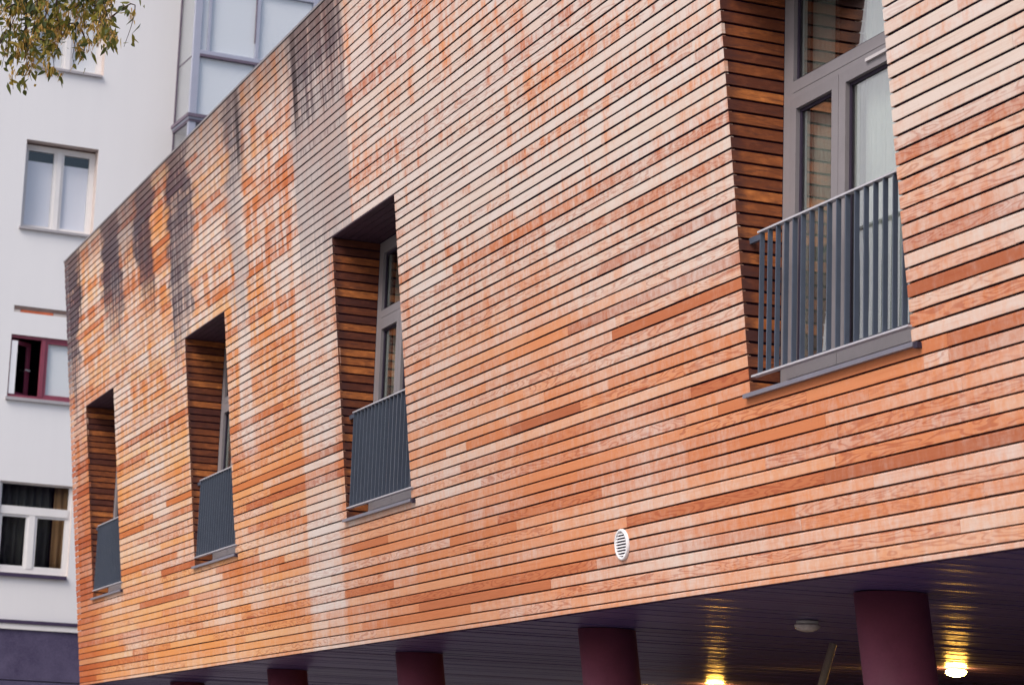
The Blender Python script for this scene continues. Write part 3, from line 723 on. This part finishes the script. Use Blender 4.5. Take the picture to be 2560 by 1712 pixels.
for kind, w0, w1, h0, h1 in OP:
    d = .20
    if kind in 'ABL':
        f = .055; d = .29; ho = h1; h1 = h1 - .04
        par = bars([(w0,w0+f,h0,h1),(w1-f,w1,h0,h1),(w0+f,w1-f,h1-f,h1),(w0+f,w1-f,h0,h0+f)], M['wbframe'], 'window', wbo, -d, -d+.07)
        mid = (w0+w1)/2 + (.02 if kind == 'A' else 0)
        bars([(mid-.05, mid+.05, h0+f, h1-f)], M['wbframe'], 'mullion', par, -d-.002, -d+.085)
        for a, b in ((w0+f, mid-.05), (mid+.05, w1-f)):
            e = .05
            bars([(a,a+e,h0+f,h1-f),(b-e,b,h0+f,h1-f),(a+e,b-e,h1-f-e,h1-f),(a+e,b-e,h0+f,h0+f+e)], M['wbframe'], 'sash', par, -d+.005, -d+.06)
            wpane(par, a+e, b-e, h0+f+e, h1-f-e, -d+.03)
            m = MB(); hb = h1 - f - e - (.19 if kind != 'A' else .02)
            wbx(m, a+.01, b-.01, -d-.02, -d-.012, h0+f, hb); m.build('blind_and_reflection', M['blind_and_reflection' if kind != 'A' else 'wblind_and_reflection'], par)
        wreveal(par, w0, w1, h0, ho, d); wsill(par, w0, w1, h0, 'sillw')
        bars([(w0, w1, h1+.001, ho)], M['brown'], 'head_trim', par, -d, -d+.05)
    elif kind == 'S':
        par = bars([(w0, w1, h0+.055, h1)], M['brown'], 'shutter_box', wbo, -.06, -.005)
        bars([(w0+.13, w0+.75, h0, h0+.052)], M['orange'], 'shutter_edge', par, -.05, -.008)
        bars([(w0, w0+.125, h0, h0+.052), (w0+.76, w1, h0, h0+.052)], M['wbreveal'], 'shutter_slot', par, -.05, -.012)
        m = MB(); wbx(m, w0-.01, w1+.01, -.12, -.062, h0-.01, h1+.01); m.build('backing', M['dark'], par)
    elif kind == 'C':
        d = .10; f = .055
        par = bars([(w0,w0+.02,h0,h1),(w1-f,w1,h0,h1),(w0+.02,w1-f,h1-f,h1),(w0+.02,w1-f,h0,h0+f)], M['burg'], 'burgundy_window', wbo, -d, -d+.07)
        bars([(.53,.605,h0+f,h1-f)], M['burg'], 'mullion', par, -d, -d+.078)
        bars([(.61,.66,h0+f,h1-f),(1.23,1.283,h0+f,h1-f),(.66,1.23,h1-f-.05,h1-f),(.66,1.23,h0+f,h0+f+.05)], M['burg'], 'sash', par, -d+.005, -d+.06)
        wpane(par, .66, 1.23, h0+f+.05, h1-f-.05, -d+.03)
        m = MB(); wbx(m, .62, 1.27, -d-.02, -d-.012, h0+f, h1-f); m.build('blind_and_reflection', M['wblind_and_reflection'], par)  # white sheet added behind this pane for its bright sky reflection
        # the open left casement, turned inwards
        hx, ang = w0 + .03, math.radians(38)
        ca, sa = math.cos(ang), math.sin(ang)
        def rot(m_, s0, s1, q0, q1, ha, hb):
            P = lambda s_, q_, h_: WB(hx + s_*ca + q_*sa, h_, -d - s_*sa + q_*ca)
            m_.hexa([P(s0,q0,ha),P(s1,q0,ha),P(s1,q0,hb),P(s0,q0,hb),P(s0,q1,ha),P(s1,q1,ha),P(s1,q1,hb),P(s0,q1,hb)])
        m = MB(); ha, hb = h0+f, h1-f-.03
        rot(m,0,.07,0,.05,ha,hb); rot(m,.44,.52,0,.05,ha,hb); rot(m,.07,.44,0,.05,hb-.07,hb); rot(m,.07,.44,0,.05,ha,ha+.07)
        cs = m.build('open_sash', M['burgd'], par, .003)
        m = MB(); rot(m,.07,.44,.02,.028,ha+.07,hb-.07); m.build('open_pane', M['wbglass'], par)
        m = MB(); rot(m,.47,.49,.05,.08,(ha+hb)/2-.012,(ha+hb)/2+.012); rot(m,.36,.49,.08,.10,(ha+hb)/2-.012,(ha+hb)/2+.012); m.build('handle', M['vent'], par)
        m = MB(); wbx(m, w0+.022, w0+.135, -d+.071, -d+.085, h0+f+.01, h1-f-.06); m.build('white_strip', M['baywhite'], par)  # white strip along the left of the opening
        wreveal(par, w0, w1, h0, h1, d); wsill(par, w0, w1, h0, 'sillw', .06)
    elif kind == 'D':
        f = .06; ht = 6.50
        par = bars([(w0,w0+f,h0,h1),(w1-f,w1,h0,h1),(w0+f,w1-f,h1-.03,h1),(w0+f,w1-f,h0,h0+.10)], M['wbframe'], 'window', wbo, -d+.06, -d+.13)
        bars([(w0+f,w1-f,ht-.075,ht+.075)], M['wbframe'], 'transom', par, -d+.055, -d+.145)
        bars([(.54,.66,h0+.1,ht-.075)], M['wbframe'], 'mullion', par, -d+.055, -d+.14)
        for a, b in ((w0+f,.54),(.66,w1-f)):
            e = .045
            bars([(a,a+e,h0+.1,ht-.075),(b-e,b,h0+.1,ht-.075),(a+e,b-e,ht-.12,ht-.075),(a+e,b-e,h0+.1,h0+.145)], M['wbframe'], 'sash', par, -d+.062, -d+.12)
            wpane(par, a+e, b-e, h0+.145, ht-.12, -d+.09)
        wpane(par, w0+f, w1-f, ht+.075, h1-.03, -d+.09)
        folds(par, w0-.1, 1.02, h0, h1+.1, -d-.12, 'greenc', 'curtain', .035, 42)
        folds(par, 1.04, w1+.1, h0, h1+.1, -d-.10, 'tanc', 'curtain', .02, 50)
        wreveal(par, w0, w1, h0, h1, d); wsill(par, w0, w1, h0, 'silld', .07)

# glazed bay on the white building
PJ = 1.055; bw0, bw1 = 2.80, 5.32
bay = None
m = MB()
for (a, b) in ((bw0, bw0+.135), (bw1-.11, bw1)): wbx(m, a, b, PJ-.10, PJ, 10.5, 20.0)
bay = m.build('bay', M['bayframe'], wbo, .004)
def bx_(name, mat, *qs):
    m = MB()
    for q in qs: wbx(m, *q)
    return m.build(name, M[mat], bay, .004)
floors = [(14.27, 17.45), (11.0, 14.12), (17.6, 20.0)]
for lo, hi in floors:
    rails = [(bw0+.135, bw1-.11, PJ-.07, PJ-.01, hi-.52, hi-.44)]
    if lo == 14.27:
        bx_('rail', 'bayframe', (bw0+.135, bw1-.11, PJ-.07, PJ, 15.50, 15.575))
        bx_('rail_cap', 'baydark', (bw0+.135, bw1-.11, PJ-.07, PJ+.012, 15.445, 15.498))
        bx_('sash', 'bayframe', (3.075, 3.125, PJ-.06, PJ-.005, 15.575, hi-.52), (4.05, 4.115, PJ-.06, PJ-.002, 15.575, hi-.52))
        bx_('sash_edge', 'baydark', (4.035, 4.049, PJ-.06, PJ-.004, 15.9, hi-.6))
        bx_('lower_mullion', 'bayframe', (4.06, 4.10, PJ-.06, PJ-.005, lo, 15.445))
    bx_('top_rail', 'bayframe', rails[0])
    bx_('side_post', 'baydark', (bw0-.005, bw0+.03, .0, .035, lo, hi))
    m = MB(); wbx(m, bw0+.135, bw1-.11, PJ-.045, PJ-.037, lo, hi); m.build('pane', M['bayglass'], bay)
    for a, b in ((bw0+.012, bw0+.02), (bw1-.02, bw1-.012)):
        m = MB(); wbx(m, a, b, .036, PJ-.101, lo, hi); m.build('side_pane', M['bayglass'], bay)
    bx_('side_bar', 'baydark', (bw0+.004, bw0+.024, .035, PJ-.10, lo+1.18, lo+1.195))
    if lo == 14.27 or lo == 17.6:
        m = MB(); wbx(m, bw0+.14, bw1-.12, PJ-.085, PJ-.08, lo, hi); m.build('reflection_sheet', M['wblind_and_reflection'], bay)  # white sheet added to give the bay panes their pale reflection
    else:
        bx_('brown_panel', 'brown', (bw0+.2, bw1-.15, PJ-.25, PJ-.2, 12.0, 14.1))
for h in (14.12, 17.45):
    bx_('cornice', 'baydark', (bw0-.05, bw1+.05, 0, PJ+.06, h+.085, h+.15))
    bx_('cornice_band', 'bayframe', (bw0-.025, bw1+.025, 0, PJ+.03, h+.045, h+.083))
    bx_('cornice_base', 'baydark', (bw0-.012, bw1+.012, 0, PJ+.015, h+.0, h+.043))
bx_('bay_roof', 'baydark', (bw0-.05, bw1+.05, 0, PJ+.06, 20.0, 20.15))
bx_('bay_floor', 'baywhite', (bw0, bw1, 0, PJ, 10.3, 10.5))

# ------------------------------------------------------------------ tree hanging in from the left
TD = 17.0
def tp(x, y, dd=0.0): return CAM + cam_ray(x, y)*(TD + dd)
C0 = tp(60, 40); left = Vector((-rt.x, -rt.y, 0)).normalized()
base = Vector((C0.x, C0.y, 0)) + left*3.6 + Vector((fw.x, fw.y, 0)).normalized()*.6
tree = empty('ash_tree', base, 'ash tree with yellowing leaves and seed clusters hanging in at the top left', 'tree')
tr = MB(); top = base + Vector((.2, .3, 6.2))
tr.tube([base, base+Vector((.03,.02,.4)), base+Vector((.06,.1,2.4)), base+Vector((.15,.2,4.4)), top], [.26,.19,.165,.14,.11], 14)
tr.build('trunk', M['bark'], tree)
lm = MB(); lv = MB(); sd = MB(); lv.uv = {}
def leaf(B_, p, d, L, Wd, nrm, c):
    d = d.normalized(); s_ = d.cross(nrm)
    if s_.length < 1e-3: s_ = d.orthogonal()
    s_.normalize(); n_ = s_.cross(d); cv = L*.10
    a = p; b = p + d*L*.40 - n_*cv*.3; e = p + d*L - n_*cv
    for sg in (1, -1):
        s1 = p + d*L*.30 + s_*sg*Wd*.5 + n_*Wd*.16; s2 = p + d*L*.62 + s_*sg*Wd*.40 + n_*Wd*.10 - n_*cv*.5
        pts = [a, s1, s2, e, b] if sg == 1 else [a, b, e, s2, s1]
        B_.poly(pts); B_.col[len(B_.f)-1] = c
def rv3(s_=1.0): return Vector((ru(-1,1), ru(-1,1), ru(-1,1)))*s_
def spray(p0, p1, nl, L=.075, seeds=0, tone=0.35):
    """a drooping twig with pinnate leaves and bunches of hanging keys"""
    n = 6; pts = []
    side = rv3(.10)
    for i in range(n+1):
        t_ = i/n; pts.append(p0.lerp(p1, t_) + Vector((0,0,.10*math.sin(t_*math.pi))) + side*math.sin(t_*math.pi))
    lm.tube(pts, [.0065*(1-.75*i/n) for i in range(n+1)], 5)
    for _ in range(nl):
        t_ = .15 + .85*R(); i = min(n-1, int(t_*n)); q = pts[i].lerp(pts[i+1], t_*n - i)
        q = q + rv3(.062)
        d = Vector((ru(-.7,.7), ru(-.7,.7), ru(-1.25,.12)))
        leaf(lv, q, d, L*ru(.5, 1.35), L*ru(.28,.44), rv3(), (min(1, max(0, tone + ru(-.35,.38))), 0, 0, 1))
    for _ in range(seeds):
        t_ = .25 + .7*R(); i = min(n-1, int(t_*n)); q = pts[i].lerp(pts[i+1], t_*n - i) + rv3(.05)
        for _k in range(16):
            d = Vector((ru(-.35,.35), ru(-.35,.35), -1))
            leaf(sd, q + rv3(.028) + Vector((0,0,-.05*R())), d, ru(.030,.045), .009, rv3(), (R(), 0, 0, 1))
# visible fringe, denser where the photo shows bunches: (x, y) top and tip, leaves, bunches
fr_ = [(58,-60, 30,205, 46,5,.5), (62,-40, 62,120, 50,4,.25), (20,-60, 8,90, 40,2,.35), (95,-50, 105,110, 46,4,.4), (120,-60, 130,80, 44,5,.45),
       (140,-60, 160,60, 40,3,.4), (165,-70, 185,30, 40,2,.3), (190,-60, 235,60, 44,4,.5), (200,-40, 262,100, 34,3,.5), (170,20, 190,140, 30,5,.6),
       (205,10, 215,90, 30,4,.5), (255,40, 284,108, 16,1,.4), (225,20, 250,110, 28,3,.45), (60,60, 72,185, 40,5,.6), (80,90, 125,170, 30,2,.5), (40,90, 48,200, 30,3,.55),
       (70,40, 100,150, 34,5,.5), (15,20, 2,110, 26,2,.4), (0,100, 4,155, 9,0,.4), (150,60, 165,135, 10,1,.35), (30,0, 50,110, 36,4,.45), (110,20, 120,110, 30,4,.45),
       (215,-70, 225,10, 40,2,.3), (85,-70, 80,40, 46,3,.3), (130,-10, 150,90, 30,3,.45), (5,-60, 25,30, 40,2,.4), (230,40, 262,85, 24,3,.5), (180,60, 178,150, 16,3,.65)]
for x0, y0, x1, y1, nl, ns, tn in fr_:
    dd = ru(-.5, .5); spray(tp(x0, y0, dd), tp(x1, y1, dd + ru(-.25,.25)), int(nl*1.15), .080, int(ns*1.7), tn)
# branches carrying the fringe back to the trunk
j1 = tp(-420, -330, .3); j2 = tp(40, -110, 0); j3 = tp(190, -110, .1)
lm.tube([top, top.lerp(j1, .5)+Vector((0,0,.25)), j1, j1.lerp(j2, .6)+Vector((0,0,.1)), j2], [.10,.07,.05,.03,.018], 8)
lm.tube([j1, j1.lerp(j3, .5)+Vector((0,0,.25)), j3], [.04,.028,.012], 7)
lm.tube([j2, tp(58,-60), tp(60, 60), tp(62, 112)], [.016,.013,.010,.005], 7)
for x0, y0, x1, y1, nl, ns, tn in fr_:
    pass
# the rest of the crown, out of frame
cc = base + Vector((0, 0, 8.4))
for i in range(16):
    a = i*2.4; e = ru(.0, 1.0); tip = cc + Vector((math.cos(a)*ru(1.6,3.0), math.sin(a)*ru(1.6,2.8), ru(-1.2, 3.0)))
    st = base.lerp(top, ru(.6, 1.0)); lm.tube([st, st.lerp(tip, .5)+Vector((0,0,.3)), tip], [.06,.035,.012], 6)
cnt = 0
while cnt < 620:
    p = Vector((ru(-3.2,3.2), ru(-3.2,3.2), ru(-3.0,3.6)))
    if (p.x/3.2)**2 + (p.y/3.0)**2 + (p.z/3.6)**2 > 1 or p.length < 1.0: continue
    q = cc + p; d = q - CAM; z = d.dot(fw)
    sx = 1172.5 + 5334.8*d.dot(rt)/z; sy = 784 - 5334.8*d.dot(up)/z
    if -60 < sx < 1200 and sy > -140: continue          # the photograph shows the wall there, not the crown
    spray(q, q + Vector((ru(-.35,.35), ru(-.35,.35), ru(-.8,-.35))), 26, .105, 1 if R() < .3 else 0, .35); cnt += 1
for path, k in (([top + Vector((0,0,.6)), j1, j2, j3], 130),):
    for _ in range(k):
        i = random.randrange(3); t_ = R(); q = path[i].lerp(path[i+1], t_) + rv3(.55) + Vector((0,0,.25))
        d = q - CAM; z = d.dot(fw); sx = 1172.5 + 5334.8*d.dot(rt)/z; sy = 784 - 5334.8*d.dot(up)/z
        if sx > -60 and sy > -230 or sx > 330: continue
        spray(q, q + Vector((ru(-.25,.25), ru(-.25,.25), ru(-.6,-.3))), 24, .085, 1 if R() < .5 else 0, .4)
lm.build('branches', M['bark'], tree); lv.build('crown', M['leaf'], tree); sd.build('seed_clusters', M['seeds'], tree)
